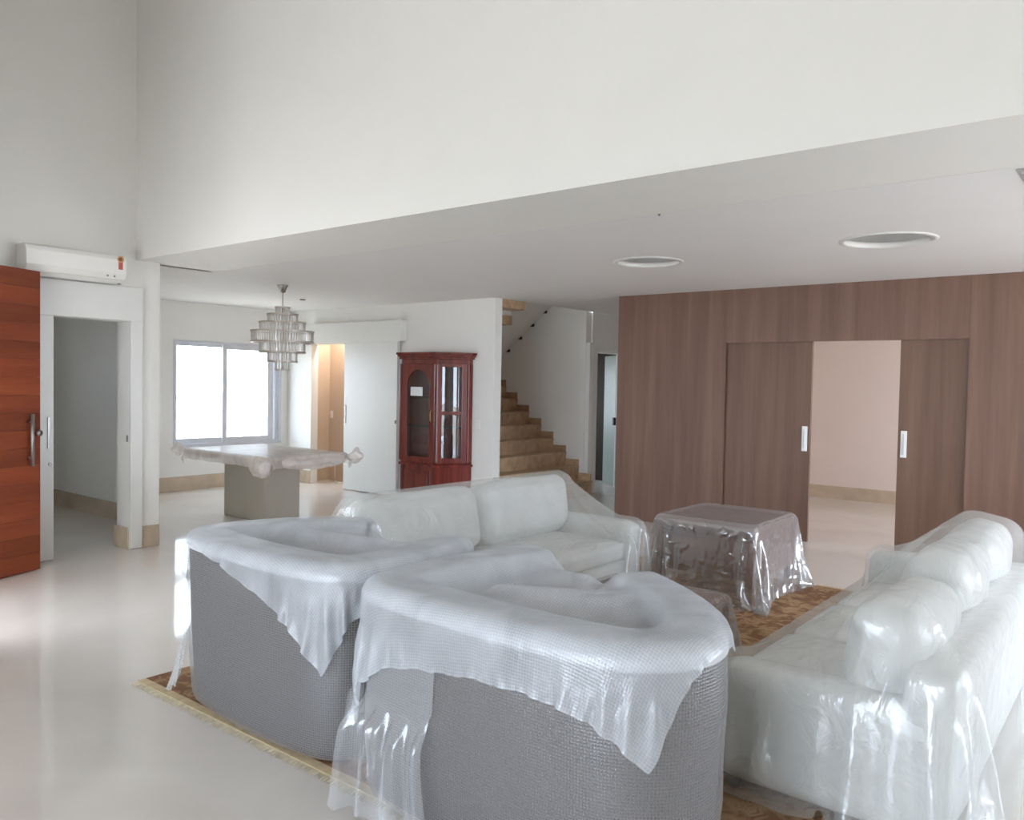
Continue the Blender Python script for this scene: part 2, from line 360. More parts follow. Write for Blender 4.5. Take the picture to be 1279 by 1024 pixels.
def sash(y0, y1, x, z0=.03, z1=h-.035):
    mb = MB(); s = .072
    mb.box(x, x+.03, y0, y0+s, z0, z1); mb.box(x, x+.03, y1-s, y1, z0, z1); mb.box(x, x+.03, y0+s, y1-s, z0, z0+s); mb.box(x, x+.03, y0+s, y1-s, z1-s, z1)
    o = mb.build('sash', ALU, win, bevel=.003)
    p = MB().box(x+.012, x+.018, y0+s, y1-s, z0+s, z1-s).build('pane', GLASS, o)
    return o
s1 = sash(.0, .84, -.02, z1=h-.01); s2 = sash(.77, 1.62, .02)
mb = MB().box(.05, .075, .76, .785, .78, .88); mb.build('latch', ALU, s2, bevel=.004)
struct(box(XW-.02, XW+.02, wy0, wy1, wz0-.025, wz0).build('trim_2', ALU), 'white window sill', 'trim')
# back wall of dining with doorway, end column at the stairs
ox0, ox1, oz = -10.22, -9.15, 2.15
mb = MB(); mb.box(XW, ox0, YB, YB+.13, 0, ZC); mb.box(ox0, ox1, YB, YB+.13, oz, ZC); mb.box(ox1, -6.54, YB, YB+.13, 0, ZC)
struct(mb.build('wall_back', WHITE), 'white back wall ending at the stairs', 'wall')
mb = MB(); mb.box(XW, ox0, YB-.012, YB, 0, .2); struct(mb.build('baseboard_back', STONE), 'beige stone baseboard beside the doorway', 'baseboard')
mb = MB(); mb.box(-11, -10.42, YB+.13, 8.36, 0, ZC); mb.box(-11, -8.6, 8.36, 8.46, 0, ZC); mb.box(-8.7, -8.6, 7.97, 8.46, 0, ZC)
struct(mb.build('wall_passage', BEIGE), 'beige wall of the passage behind the sliding panel', 'wall')
struct(box(-10.42, -10.405, YB+.13, 8.36, 0, .2).build('baseboard_passage', STONE), 'beige stone baseboard in the passage', 'baseboard')
struct(box(-11, -8.6, YB+.13, 8.46, ZC, ZC+.1).build('ceiling_passage', CEIL), 'passage ceiling', 'ceiling')
# sliding panel and its track box
dr = bpy.data.objects.new('door_1', None); C.objects.link(dr); dr.location = (-9.35, 7.79, 0); struct(dr, 'wide white sliding panel before the passage, half open', 'door')
box(0, 1.12, -.025, .025, .012, 2.2).build('door_leaf', LACQ, dr, bevel=.003)
box(.02, .05, -.034, -.025, .98, 1.25).build('door_handle', STEEL, dr, bevel=.003)
box(1.095, 1.12, -.045, -.025, 1.02, 1.07).build('door_knob', STEEL, dr, bevel=.006)
struct(box(-10.20, -8.13, 7.73, YB, 2.16, 2.45).build('trim_3', LACQ, bevel=.003), 'white track box over the sliding panel', 'trim')
# stairwell : back wall, far wall, upper part
YS = 9.95
mb = MB(); mb.box(-10.2, -6.57, YS, YS+.14, 0, ZH); mb.box(-10.2, -10.06, YB+.6, YS, 0, ZH)
mb.box(-10.2, -6.55, YB, YB+.13, ZC+.16, ZH); mb.box(-6.55, -6.45, YB, YS+.14, ZC+.16, ZH); 
struct(mb.build('wall_stairwell', WHITE), 'white wall behind the stairs', 'wall')
mb = MB(); mb.box(-10.2, -6.45, YB, 8.8, ZH, ZH+.1); mb.box(-10.2, -6.45, 9.2, 10.1, ZH, ZH+.1); mb.box(-10.2, -9.0, 8.8, 9.2, ZH, ZH+.1); mb.box(-8.4, -6.45, 8.8, 9.2, ZH, ZH+.1)
struct(mb.build('ceiling_stairwell', CEIL), 'stairwell ceiling with a skylight', 'ceiling')
# corridor wall with door
mb = MB(); mb.box(-6.69, -6.55, YS+.14, 10.2, 0, ZC); mb.box(-6.69, -6.55, 10.2, 11.0, 2.09, ZC); mb.box(-6.69, -6.55, 11.0, 12.0, 0, ZC); mb.box(-6.69, -4.9, 12.0, 12.1, 0, ZC)
struct(mb.build('wall_corridor', WHITE), 'white corridor wall beside the stairs', 'wall')
mb = MB(); mb.box(-9.0, -6.69, 11.6, 11.7, 0, 2.3); mb.box(-9.0, -8.9, 10.1, 10.5, 0, 2.3); mb.box(-9.0, -8.9, 10.5, 11.6, 0, 1.0); mb.box(-9.0, -8.9, 10.5, 11.6, 2.0, 2.3); mb.box(-9.0, -6.69, 10.09, 11.7, 2.3, 2.4)  # unseen opening left in the far wall, added to light the door leaf
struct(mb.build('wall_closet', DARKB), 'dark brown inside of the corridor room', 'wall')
dr = bpy.data.objects.new('door_2', None); C.objects.link(dr); dr.location = (-6.55, 10.1, 0); struct(dr, 'white framed corridor door standing ajar', 'door')
mb = MB(); mb.box(-.01, .03, 0, .1, 0, 2.19); mb.box(-.01, .03, .1, .9, 2.09, 2.19); mb.box(-.01, .03, .9, 1.0, 0, 2.19); mb.build('door_frame', LACQ, dr, bevel=.004)
lf = box(-.68, 0, -.02, .02, .01, 2.08).build('door_leaf', GREYD, dr); lf.location = (-.06, .87, 0); lf.rotation_euler.z = -math.atan2(.645, .765)
box(-.12, -.06, -.06, -.02, .98, 1.10).build('door_handle', BLACK, lf, bevel=.004)
struct(box(-6.569, -6.50, YS+.004, YS+.12, .0, 2.225).build('trim_4', LACQ, bevel=.004), 'white upright strip at the stair foot', 'trim')

# staircase: stone steps rising to the left, a second flight returning above
st = thing('staircase', 'brown travertine stairs rising behind the white wall', 'staircase', (-6.42, 9.0, 0))
run, rise = .235, .193
for k in range(1, 10):
    x1 = -6.42-run*(k-1)+6.42; z1 = rise*k+.02; z0 = 0 if k == 1 else rise*(k-1)+.02
    y0 = YB+.14-9.0; y1 = YS-9.0
    s_ = box(-2.12, x1, y0, y1, z0, z1-.03).build('step', TRAV, st, bevel=.003)
    box(-2.12, x1+.015, y0, y1, z1-.03, z1).build('tread', TRAV, s_, bevel=.005)
    box(x1-run-.0, x1-.012, y1-.016, y1-.002, z1, z1+.10).build('skirting', TRAV, s_)
    box(x1-run-.012, x1-run+.004, y1-.016, y1-.002, z1, z1+rise+.1).build('skirting', TRAV, s_)
mb = MB(); mb.yprism([(-8.55+6.42, 1.72), (-6.60+6.42, 3.26), (-6.60+6.42, 3.62), (-8.55+6.42, 2.08)], .02, YS-9.0-.001)
sof = mb.build('second_flight_soffit', WHITE, st)
for k in range(8):
    xa = -8.05+6.42+.235*k; za = 2.10+.193*k
    MB().yprism([(xa, za), (xa+.06, za), (xa+.06, za+.045)], YS-9.0-.03, YS-9.0-.001).build('shadow_notch', DARKB, st)  # dark wedges drawn in place of the shadow gaps under the flight
for k in range(7):
    xa = -6.96+6.42-.24*k; za = 2.63-.195*k
    if za < 1.9: break
    box(xa-.30, xa, YB+.15-9.0, .0, za, za+.13).build('upper_step', TRAV, st, bevel=.003)
    box(xa-.30, xa-.02, YB+.15-9.0, .0, za+.13, za+.195).build('upper_riser', WHITE, st)

# wood-panelled wall with sliding doors
ww = bpy.data.objects.new('wall_far', None); C.objects.link(ww); ww.location = (-5.13, YW, 0); struct(ww, 'brown wood panelled wall with sliding doors', 'wall')
dx0, dx1, dzh = -3.752, -1.378, 2.096
def ofs(x): return x+5.13
seams = [-5.13, -3.752]
mb = MB(); mb.box(ofs(-5.13), ofs(dx0)-.0006, 0, .03, 0, ZC); mb.build('panel', PANELW, ww, bevel=.0006)
mb = MB(); mb.box(ofs(dx0)+.0006, ofs(dx1)-.0006, 0, .03, dzh, ZC); mb.build('panel', PANELW, ww, bevel=.0006)
for a, b_ in ((dx1, .42), (.42, 1.8), (1.8, 3.2)):
    MB().box(ofs(a)+.0006, ofs(b_)-.0006, 0, .03, 0, ZC).build('panel', PANELW, ww, bevel=.0006)
mb = MB(); mb.box(ofs(-5.13), ofs(dx0)-.004, .095, .13, 0, ZC); mb.box(ofs(dx1)+.004, ofs(3.2), .095, .13, 0, ZC); mb.box(ofs(dx0), ofs(dx1), .095, .13, dzh+.004, ZC)
mb.box(ofs(-5.13), ofs(-5.09), .03, .095, 0, ZC); mb.build('backing', PINKW, ww)
for name, a, b_, hx in (('door_3', dx0-.02, -2.818, -2.818-.055), ('door_4', -1.972, -1.05, -1.972+.055)):
    d = bpy.data.objects.new(name, None); C.objects.link(d); d.location = (a, YW+.045, 0)
    struct(d, 'brown wood sliding door with white pull, '+('wider leaf next to the stairs side' if name == 'door_3' else 'leaf partly slid behind the panel'), 'door')
    MB().box(0, b_-a, 0, .04, .008, dzh+.03).build('door_leaf', DOORW, d, bevel=.002)
    hb = MB().box(hx-a-.028, hx-a+.028, -.012, 0, .955, 1.215).build('door_handle', PLASTW, d, bevel=.004)
    MB().box(hx-a-.008, hx-a+.008, -.022, -.012, .985, 1.185).build('grip', ALU, hb, bevel=.003)
# room behind the doors
mb = MB(); mb.box(-6.4, 3.3, 12.28, 12.4, 0, ZC); mb.box(-5.09, -4.95, YW+.13, 12.28, 0, ZC); 
struct(mb.build('wall_inner_room', PINKW), 'warm white wall seen through the sliding doors', 'wall')
struct(box(-4.95, 3.18, 12.265, 12.28, 0, .185).build('baseboard_inner_room', STONE), 'beige stone baseboard in the room behind the sliding doors', 'baseboard')
mb = MB(); mb.box(-5.1, 3.3, YW+.05, 12.4, ZC, ZC+.1); struct(mb.build('ceiling_inner_room', CEIL), 'ceiling of the room behind', 'ceiling')

# sliding door of the left wall: casing, header, leaf
dr = bpy.data.objects.new('door_5', None); C.objects.link(dr); dr.location = (XL, 2.35, 0); struct(dr, 'white sliding door under the air conditioner, open', 'door')
box(-.005, .03, 3.642-2.35, 3.753-2.35, 0.006, 2.417).build('door_frame', LACQ, dr, bevel=.004)
box(-.005, .034, -.2, 3.753-2.35, 2.112, 2.42).build('door_header', LACQ, dr, bevel=.004)
lf = box(-.03, .012, -.35, 2.982-2.35, .012, 2.16).build('door_leaf', LACQ, dr, bevel=.003)
box(.012, .022, 2.93-2.35, 2.95-2.35, .976, 1.243).build('door_handle', STEEL, lf, bevel=.002)
MB().lathe([(.001, 0), (.016, 0), (.016, .012), (.001, .012)], seg=16).build('lock', STEEL, lf).matrix_local = Matrix.Translation((.012, 2.953-2.35, .838)) @ Matrix.Rotation(PI/2, 4, 'Y')
box(-.04, -.02, 3.642-2.36, 3.642-2.351, 1.0, 1.06).build('strike_plate', STEEL, dr)

# open wooden entrance door with horizontal boards
ang = math.atan2(2.44-2.76, -7.047+7.18)
rd = thing('entrance_door', 'open orange-red wooden entrance door of horizontal boards', 'door', (-7.185, 2.765, 0), rz=ang)
L_, DH, nb = 1.20, 2.445, 17
box(0.008, L_-.008, -.030, .012, .012, DH-.004).build('door_core', REDW1, rd)
for k in range(nb):
    z0 = .008+(DH-.008)*k/nb; z1 = .008+(DH-.008)*(k+1)/nb
    o = MB().box(0, L_, 0, .02, .0, z1-z0-.0008).build('board', REDW1, rd, bevel=.0016); o.location = (0, .012, z0)
    o = MB().box(0, L_, -.02, 0, .0, z1-z0-.0008).build('board', REDW1, rd, bevel=.0016); o.location = (0, -.030, z0)
mb = MB(); mb.tube([(.115, .075, .867), (.115, .075, 1.286)], .015, 14); hd = mb.build('pull_handle', STEEL, rd, True)
for z in (.93, 1.22): MB().tube([(.115, .03, z), (.115, .075, z)], .008, 10).build('standoff', STEEL, hd, True)
mb = MB(); mb.tube([(.045, .030, 1.13), (.045, .055, 1.13)], .012, 12); mb.tube([(.045, .055, 1.13), (.045, .08, 1.13)], .024, 16); mb.build('lock_knob', STEEL, rd, True)

# outside: paving and the neighbour wall seen through the dining window
struct(box(-40, 40, -40, 40, -.2, -.11).build('ground', PAVE), 'pale paving outdoors', 'ground')
struct(box(-9.5, -5.36, -3.0, 1.49, 2.75, 2.85).build('ceiling_daylight_blocker', CEIL), 'unseen slab added to dim the daylight at the entrance', 'ceiling')  # unseen roof slab, added to cut daylight through the doorway
struct(box(-14.2, -14.0, 2.0, 11.0, -.11, 1.25).build('wall_garden', EXTW), 'cream garden wall outside the window', 'wall')
#@@OBJECTS@@
# ------------------------------------------------------------------ draping of film over furniture
class RB:                                     # rounded box collider
    def __init__(s, c, size, r=.04, rz=0, ry=0, rx=0):
        s.c = np.array(c, float); s.h = np.array(size, float)/2-r; s.r = r; s.R = rotm(rx, ry, rz); s.bound = np.linalg.norm(s.h)+r+.05
    def dist(s, P):
        """indices of points near the box, signed distance and outward normal"""
        d = P-s.c; near = np.where((d*d).sum(1) < s.bound**2)[0]
        if not len(near): return near, None, None
        p = d[near] @ s.R
        q = np.abs(p)-s.h; sg = np.where(p < 0, -1., 1.)
        qo = np.maximum(q, 0); lo = np.sqrt((qo*qo).sum(1)); mq = q.max(1)
        dist = lo+np.minimum(mq, 0)-s.r
        nr = qo/np.maximum(lo, 1e-9)[:, None]*sg
        ins = np.where(lo < 1e-6)[0]
        if len(ins):
            ax = q[ins].argmax(1); nr[ins] = 0; nr[ins, ax] = sg[ins, ax]
        return near, dist, nr @ s.R.T
def collide(P, cols, eps, touch):
    for rep in range(2):
        best = np.full(len(P), 1e9); nb_ = np.zeros_like(P)
        for cb_ in cols:
            i, d, n_ = cb_.dist(P)
            if not len(i): continue
            m_ = d < best[i]; j = i[m_]; best[j] = d[m_]; nb_[j] = n_[m_]
        hit = best < eps
        if not hit.any(): return
        P[hit] += (eps-best[hit])[:, None]*nb_[hit]; touch |= hit
def grow(cols, g):                             # the same colliders, thicker by g all round (a neighbour with its own wrap)
    out = []
    for c_ in cols:
        n_ = RB(c_.c, (0, 0, 0), 0); n_.c, n_.h, n_.r, n_.R, n_.bound = c_.c, c_.h, c_.r+g, c_.R, c_.bound+g; out.append(n_)
    return out
def near_surface(P, cols):
    best = np.full(len(P), 1e9); nb_ = np.zeros_like(P)
    for cb_ in cols:
        cb_.bound += .3; i, d, n_ = cb_.dist(P); cb_.bound -= .3
        if not len(i): continue
        m_ = d < best[i]; j = i[m_]; best[j] = d[m_]; nb_[j] = n_[m_]
    return best, nb_
def drape(center, size, rz, z0, cols, nu=64, nv=64, steps=110, iters=9, seed=0, mu=.9, jitter=.012, bend=.25, floor=.004, wrinkle=1.0, eps=.013, tilt=(0, 0), dt=.014, drag=.985, vmax=.018, crumple=.05, fold=None):
    rs = np.random.RandomState(seed)
    u = np.linspace(-.5, .5, nu)*size[0]; v = np.linspace(-.5, .5, nv)*size[1]
    U, Vv = np.meshgrid(u, v, indexing='ij')
    c, s_ = math.cos(rz), math.sin(rz)
    P = np.stack([center[0]+U*c-Vv*s_, center[1]+U*s_+Vv*c, np.full_like(U, z0)+tilt[0]*U+tilt[1]*Vv], -1)
    du, dv = u[1]-u[0], v[1]-v[0]; dd = math.hypot(du, dv)
    if fold:                                   # start with the borders already folded down over the edges x0, x1, y0, y1
        a_ = np.maximum(fold[0]-P[..., 0], 0)+np.maximum(P[..., 0]-fold[1], 0); b_ = np.maximum(fold[2]-P[..., 1], 0)+np.maximum(P[..., 1]-fold[3], 0)
        P[..., 0] = np.clip(P[..., 0], fold[0], fold[1])+.12*(P[..., 0]-np.clip(P[..., 0], fold[0], fold[1]))
        P[..., 1] = np.clip(P[..., 1], fold[2], fold[3])+.12*(P[..., 1]-np.clip(P[..., 1], fold[2], fold[3]))
        P[..., 2] -= np.maximum(a_, b_)
    P[..., 2] += rs.randn(nu, nv)*jitter
    # film is cut a little larger than it lies: slack makes creases
    du *= wrinkle; dv *= wrinkle; dd *= wrinkle
    def rn(shape):
        z = rs.randn(*shape)
        for _ in range(2): z = (z+np.roll(z, 1, 0)+np.roll(z, -1, 0)+np.roll(z, 1, 1)+np.roll(z, -1, 1))/5
        return (1+crumple*z/max(z.std(), 1e-6))[..., None]
    L0 = du*rn((nu-1, nv)); L1 = dv*rn((nu, nv-1))
    X = P.copy(); Vel = np.zeros_like(P); g = np.array([0, 0, -9.8])*dt*dt
    Wt = np.ones((nu, nv, 1))
    def pr(A, B, wa, wb, L, k):
        d = B-A; l = np.sqrt((d*d).sum(-1, keepdims=True)); d *= (k*(l-L)/np.maximum(l, 1e-9))/(wa+wb); A += d*wa; B -= d*wb
    def ax0(i, j, L, k): pr(X[i], X[j], Wt[i], Wt[j], L, k)
    e0 = [(slice(a_, nu-1, 2), slice(a_+1, nu, 2)) for a_ in (0, 1)]
    e1 = [(slice(a_, nv-1, 2), slice(a_+1, nv, 2)) for a_ in (0, 1)]
    def quads(n_, a_):
        i0 = np.arange(a_*2, n_-2, 4); i_ = np.sort(np.concatenate([i0, i0+1])); return i_[i_ < n_-2]
    b0 = [quads(nu, a_) for a_ in (0, 1)]; b1 = [quads(nv, a_) for a_ in (0, 1)]
    al = slice(None)
    for st_ in range(steps):
        Xp = X.copy()
        X = X+Vel+g
        for it in range(iters):
            for i, j in e0: pr(X[i], X[j], Wt[i], Wt[j], L0[i], 1)
            for i, j in e1: pr(X[:, i], X[:, j], Wt[:, i], Wt[:, j], L1[:, i], 1)
            if it % 2 == 0:
                for i, j in e0:
                    pr(X[i][:, :-1], X[j][:, 1:], Wt[i][:, :-1], Wt[j][:, 1:], dd, .5); pr(X[i][:, 1:], X[j][:, :-1], Wt[i][:, 1:], Wt[j][:, :-1], dd, .5)
            else:
                for i in b0:
                    A = X[i]; B = X[i+2]; pr(A, B, Wt[i], Wt[i+2], 2*du, bend); X[i] = A; X[i+2] = B
                for i in b1:
                    A = X[:, i]; B = X[:, i+2]; pr(A, B, Wt[:, i], Wt[:, i+2], 2*dv, bend); X[:, i] = A; X[:, i+2] = B
        Qp = Xp.reshape(-1, 3); Q = X.reshape(-1, 3); touch = np.zeros(len(Q), bool)
        D_ = Q-Qp; sp = np.sqrt((D_*D_).sum(1, keepdims=True)); Q = Qp+D_*np.minimum(1, .03/np.maximum(sp, 1e-9))
        collide(Q, cols, eps, touch)
        lowz = Q[:, 2] < floor; Q[lowz, 2] = floor; touch |= lowz
        V_ = (Q-Qp)*drag
        Q[touch] -= V_[touch]*mu*np.array([1, 1, 0])
        V_[touch] *= (1-mu)
        collide(Q, cols, eps, np.zeros(len(Q), bool))
        sp = np.linalg.norm(V_, axis=1, keepdims=True); V_ *= np.minimum(1, vmax/np.maximum(sp, 1e-9))
        X = Q.reshape(nu, nv, 3); Vel = V_.reshape(nu, nv, 3)
        Wt = np.where(touch, 1-mu*.97, 1.).reshape(nu, nv, 1)
    return X
def add_uv(o, uv):
    lay = o.data.uv_layers.new(name='metres'); vi = np.zeros(len(o.data.loops), int); o.data.loops.foreach_get('vertex_index', vi)
    lay.data.foreach_set('uv', np.asarray(uv, float)[vi].astype(np.float32).ravel())
def sheet(name, X, M, label, cat='plastic sheet', sub=1, keep=None, group=None):
    nu, nv = X.shape[:2]; org = X.reshape(-1, 3).mean(0); org[2] = X[..., 2].min()
    fs = []
    for i in range(nu-1):
        for j in range(nv-1):
            if keep is None or keep[i, j]: fs.append((i*nv+j, (i+1)*nv+j, (i+1)*nv+j+1, i*nv+j+1))
    mb = MB(); mb.v = [tuple(p) for p in (X.reshape(-1, 3)-org)]; mb.f = fs
    o = mb.build(name, M, None, True, loc=tuple(org))
    ci = np.concatenate([[0], np.cumsum(np.linalg.norm(np.diff(X, axis=0), axis=-1).mean(1))]); cj = np.concatenate([[0], np.cumsum(np.linalg.norm(np.diff(X, axis=1), axis=-1).mean(0))])
    add_uv(o, np.stack(np.meshgrid(ci, cj, indexing='ij'), -1).reshape(-1, 2))
    if sub:
        s_ = o.modifiers.new('subdivision', 'SUBSURF'); s_.levels = sub; s_.render_levels = sub
    return tag(o, label, cat, group)
def rounded(X, size, half, reach):
    """film trimmed round: keep what lies within reach of the table edge"""
    nu, nv = X.shape[:2]; u = np.abs((np.arange(nu-1)+.5)/(nu-1)-.5)*size[0]; v = np.abs((np.arange(nv-1)+.5)/(nv-1)-.5)*size[1]
    return np.hypot(np.maximum(u-half[0], 0)[:, None], np.maximum(v-half[1], 0)[None]) < reach
def ragged(nu, nv, amp, seed, side=None):
    """torn hem: drop cells near the border of a sheet"""
    rs = np.random.RandomState(seed); K = np.ones((nu-1, nv-1), bool)
    def prof(n):
        w = np.cumsum(rs.randn(n)); w -= w.min(); w /= max(w.max(), 1e-6); return (w*amp).astype(int)
    a, b_ = prof(nv-1), prof(nv-1); c, d = prof(nu-1), prof(nu-1)
    for j in range(nv-1): K[:a[j], j] = False; K[nu-1-b_[j]:, j] = False
    for i in range(nu-1): K[i, :c[i]] = False; K[i, nv-1-d[i]:] = False
    return K

# ------------------------------------------------------------------ rug
def rug_material():
    M, nt, b, o = mat('persian_rug_wool')
    v = coords(nt)
    vo = N(nt, 'ShaderNodeTexVoronoi', i_Scale=5.5, i_Randomness=.75); nt.links.new(v, vo.inputs['Vector'])
    nz = N(nt, 'ShaderNodeTexNoise', i_Scale=11.0, i_Detail=5.0, i_Distortion=1.5); nt.links.new(v, nz.inputs['Vector'])
    mx = N(nt, 'ShaderNodeMath', operation='MULTIPLY_ADD'); mx.inputs[1].default_value = .5; nt.links.new(vo.outputs['Distance'], mx.inputs[0]); nt.links.new(nz.outputs[0], mx.inputs[2])
    c = ramp(nt, mx.outputs[0], [(.40, lin((128, 92, 68))), (.52, lin((156, 114, 88))), (.60, lin((178, 150, 118))), (.72, lin((166, 134, 102))), (.86, lin((134, 100, 76)))])
    nt.links.new(c, b.inputs['Base Color']); b.inputs['Roughness'].default_value = .95; b.inputs['Specular IOR Level'].default_value = .1
    n2 = N(nt, 'ShaderNodeTexNoise', i_Scale=300.0, i_Detail=2.0); nt.links.new(v, n2.inputs['Vector'])
    bp = N(nt, 'ShaderNodeBump', i_Strength=.5, i_Distance=.004); nt.links.new(n2.outputs[0], bp.inputs['Height']); nt.links.new(bp.outputs[0], b.inputs['Normal'])
    return M
RUG = rug_material(); RUGB = plain('rug_border_wool', (198, 178, 146), .95, vary=.15, scale=20, spec=.1); FRI = plain('rug_fringe_cotton', (208, 196, 168), .9, vary=.2, scale=40, spec=.1)
RX0, RX1, RY0, RY1 = -4.13, -.92, 2.12, 6.66
rg = thing('rug', 'brown and beige patterned rug under the wrapped furniture', 'rug', (RX0, RY0, 0))
box(.0, RX1-RX0, 0.0, RY1-RY0, .001, .012).build('rug_field', RUG, rg, bevel=.003)
mb = MB(); w_, l_ = RX1-RX0, RY1-RY0
mb.box(0, w_, -.045, .0, .001, .011); mb.build('rug_border', RUGB, rg)
mb = MB(); mb.box(0, w_, l_, l_+.045, .001, .011); mb.build('rug_border', RUGB, rg)
for yy, sg in ((-.045, -1), (l_+.045, 1)):
    mb = MB(); x = 0.0
    while x < w_:
        L = .028+.018*random.random(); dx = random.uniform(-.008, .008); ww_ = .0045
        mb.add([(x, yy, .008), (x+ww_, yy, .008), (x+ww_+dx, yy+sg*L, .002), (x+dx, yy+sg*L, .002), (x+ww_/2, yy, .010), (x+ww_/2+dx, yy+sg*L, .004)], [(0, 3, 5, 4), (4, 5, 2, 1)])
        x += .0085
    f_ = mb.build('fringe', FRI, rg); f_['kind'] = 'stuff'

# ------------------------------------------------------------------ tub armchairs
FOAM = film('white_foam_sheet', .80, (236, 238, 242), .5, .05, 4, .03, .3, avary=.05)
THIN = film('thin_loose_film', .25, (240, 243, 248), .20, .3, 6, .10, .3, avary=.02)
RZ = .012                                       # rug top
def outline(ctrl, n=6):
    """smooth U outline (plan) through control points, from front left round the back to front right, with outward normals"""
    K = np.array([2*np.array(ctrl[0])-np.array(ctrl[1])]+list(ctrl)+[2*np.array(ctrl[-1])-np.array(ctrl[-2])], float); pts = []
    for i in range(1, len(K)-2):
        p0, p1, p2, p3 = K[i-1:i+3]
        for k in range(n):
            t = k/n; pts.append(.5*(2*p1+(p2-p0)*t+(2*p0-5*p1+4*p2-p3)*t*t+(3*p1-p0-3*p2+p3)*t**3))
    pts.append(K[-2]); P = np.array(pts); Tn = np.gradient(P, axis=0); Tn /= np.linalg.norm(Tn, axis=1)[:, None]
    return P, np.stack([Tn[:, 1], -Tn[:, 0]], 1)
def sweep(P, Nn, prof, caps=True):
    vs = []; fs = []; n = len(prof)
    for p, q in zip(P, Nn):
        vs += [(p[0]+q[0]*o_, p[1]+q[1]*o_, z) for o_, z in prof]
    for i in range(len(P)-1):
        for j in range(n-1): fs.append((i*n+j, i*n+j+1, (i+1)*n+j+1, (i+1)*n+j)[::-1])
    if caps:
        fs.append(tuple(range(n))[::-1]); fs.append(tuple((len(P)-1)*n+j for j in range(n)))
    return MB().add(vs, fs)
def armchair(x, y, ctrl, seat, label, H=.81, tt=.19, taper=.03, pillows=()):
    ctrl = [(a_-x, b_-y) for a_, b_ in ctrl]
    t = thing('armchair', label, 'armchair', (x, y, RZ), 'grey armchairs in bubble wrap')
    P, Nn = outline(ctrl)
    prof = [(-taper, .035), (-taper*.9, .06), (-taper*.3, .4), (0, H-.07), (-.008, H-.03), (-.03, H-.008), (-.06, H), (-tt+.06, H), (-tt+.03, H-.01), (-tt+.008, H-.035), (-tt, H-.08), (-tt, .05)]
    sweep(P, Nn, prof).build('shell', FABRIC, t, True, bevel=.012)
    sx0, sx1, sy0, sy1 = seat[0]-x, seat[1]-x, seat[2]-y, seat[3]-y
    sc_ = ((sx0+sx1)/2, (sy0+sy1)/2)
    rbox(MB(), (*sc_, .20), (sx1-sx0, sy1-sy0, .32), .03, 6).build('seat_base', FABRIC, t, True)
    rbox(MB(), (*sc_, .42), (sx1-sx0-.02, sy1-sy0-.02, .15), .05, 10, puff=(0, 0, .03)).build('seat_cushion', CUSHF, t, True)
    cols = [RB((*sc_, .25), (sx1-sx0, sy1-sy0, .49), .03)]
    for q, (c, s_, rx, ry, rzz) in enumerate(pillows):
        c = (c[0]-x, c[1]-y, c[2])
        rbox(MB(), c, s_, .05, 10, rotm(rx, ry, rzz), puff=(.0, .04, .0), noise=.006, seed=q).build('back_pillow', CUSHF, t, True)
        cols.append(RB(c, (s_[0], s_[1]+.05, s_[2]), .06, rzz, ry, rx))
    for fx in (sx0+.05, sx1-.05):
        for fy in (sy0+.03, sy1-.06):
            MB().lathe([(.001, 0), (.025, 0), (.03, .045), (.001, .045)], fx, fy, 12).build('foot', BLACK, t)
    wp = [(-taper+.004, .012), (-taper*.9+.012, .05), (-taper*.3+.012, .25), (-taper*.25+.010, .4), (.012, .6), (.009, H-.06), (-.002, H-.014), (-.028, H+.007), (-.06, H+.012), (-.10, H+.012)]
    P2, N2 = outline(ctrl, 16)
    mbw = sweep(P2, N2, wp, False)
    V = np.array(mbw.v); ph = np.arctan2(V[:, 1], V[:, 0])
    amp = .0016*np.sin(17*ph+9*V[:, 2])+.0010*np.sin(31*ph-14*V[:, 2])
    V[:, 0] += amp*np.cos(ph); V[:, 1] += amp*np.sin(ph); mbw.v = [tuple(p) for p in V]
    bw = mbw.build('bubble_wrap', BUBBLE, t, True)
    al_ = np.concatenate([[0], np.cumsum(np.linalg.norm(np.diff(P2, axis=0), axis=1))]); pl2 = np.concatenate([[0], np.cumsum(np.linalg.norm(np.diff(np.array(wp), axis=0), axis=1))])
    add_uv(bw, np.stack(np.meshgrid(al_, pl2, indexing='ij'), -1).reshape(-1, 2))
    fp = [(.012, H-.045), (.010, H-.03), (.0, H-.004), (-.028, H+.013), (-.06, H+.017), (-tt+.06, H+.017), (-tt+.02, H+.008), (-tt-.01, H-.05), (-tt-.012, H-.12)]
    sweep(P2, N2, fp, False).build('foam_padding', FOAM, t, True)
    idx = np.linspace(0, len(P)-1, 23).astype(int)           # colliders following the outline
    for a_, b_ in zip(idx[:-1], idx[1:]):
        m_ = (P[a_]+P[b_])/2; q = (Nn[a_]+Nn[b_])/2; q /= np.linalg.norm(q); L = np.linalg.norm(P[b_]-P[a_])
        m_ = m_-q*tt/2
        cols.append(RB((m_[0], m_[1], H/2), (L+.06, tt+.03, H+.036), .05, math.atan2(P[b_][1]-P[a_][1], P[b_][0]-P[a_][0])))
    for cb_ in cols: cb_.c = cb_.c+np.array([x, y, RZ])
    return t, cols
a1, c1 = armchair(-3.15, 2.5, [(-3.40, 3.02), (-3.63, 2.82), (-3.78, 2.5), (-3.80, 2.25), (-3.68, 2.11), (-3.3, 2.06), (-2.9, 2.06), (-2.63, 2.11), (-2.52, 2.27), (-2.52, 2.6), (-2.60, 2.95)], (-3.58, -2.70, 2.24, 2.98),
    'grey armchair in bubble wrap with its back at the bare corner of the rug', pillows=[((-3.08, 2.62, .64), (.72, .15, .34), -.45, 0, .12), ((-3.2, 2.86, .58), (.6, .15, .34), -.9, 0, -.1)])
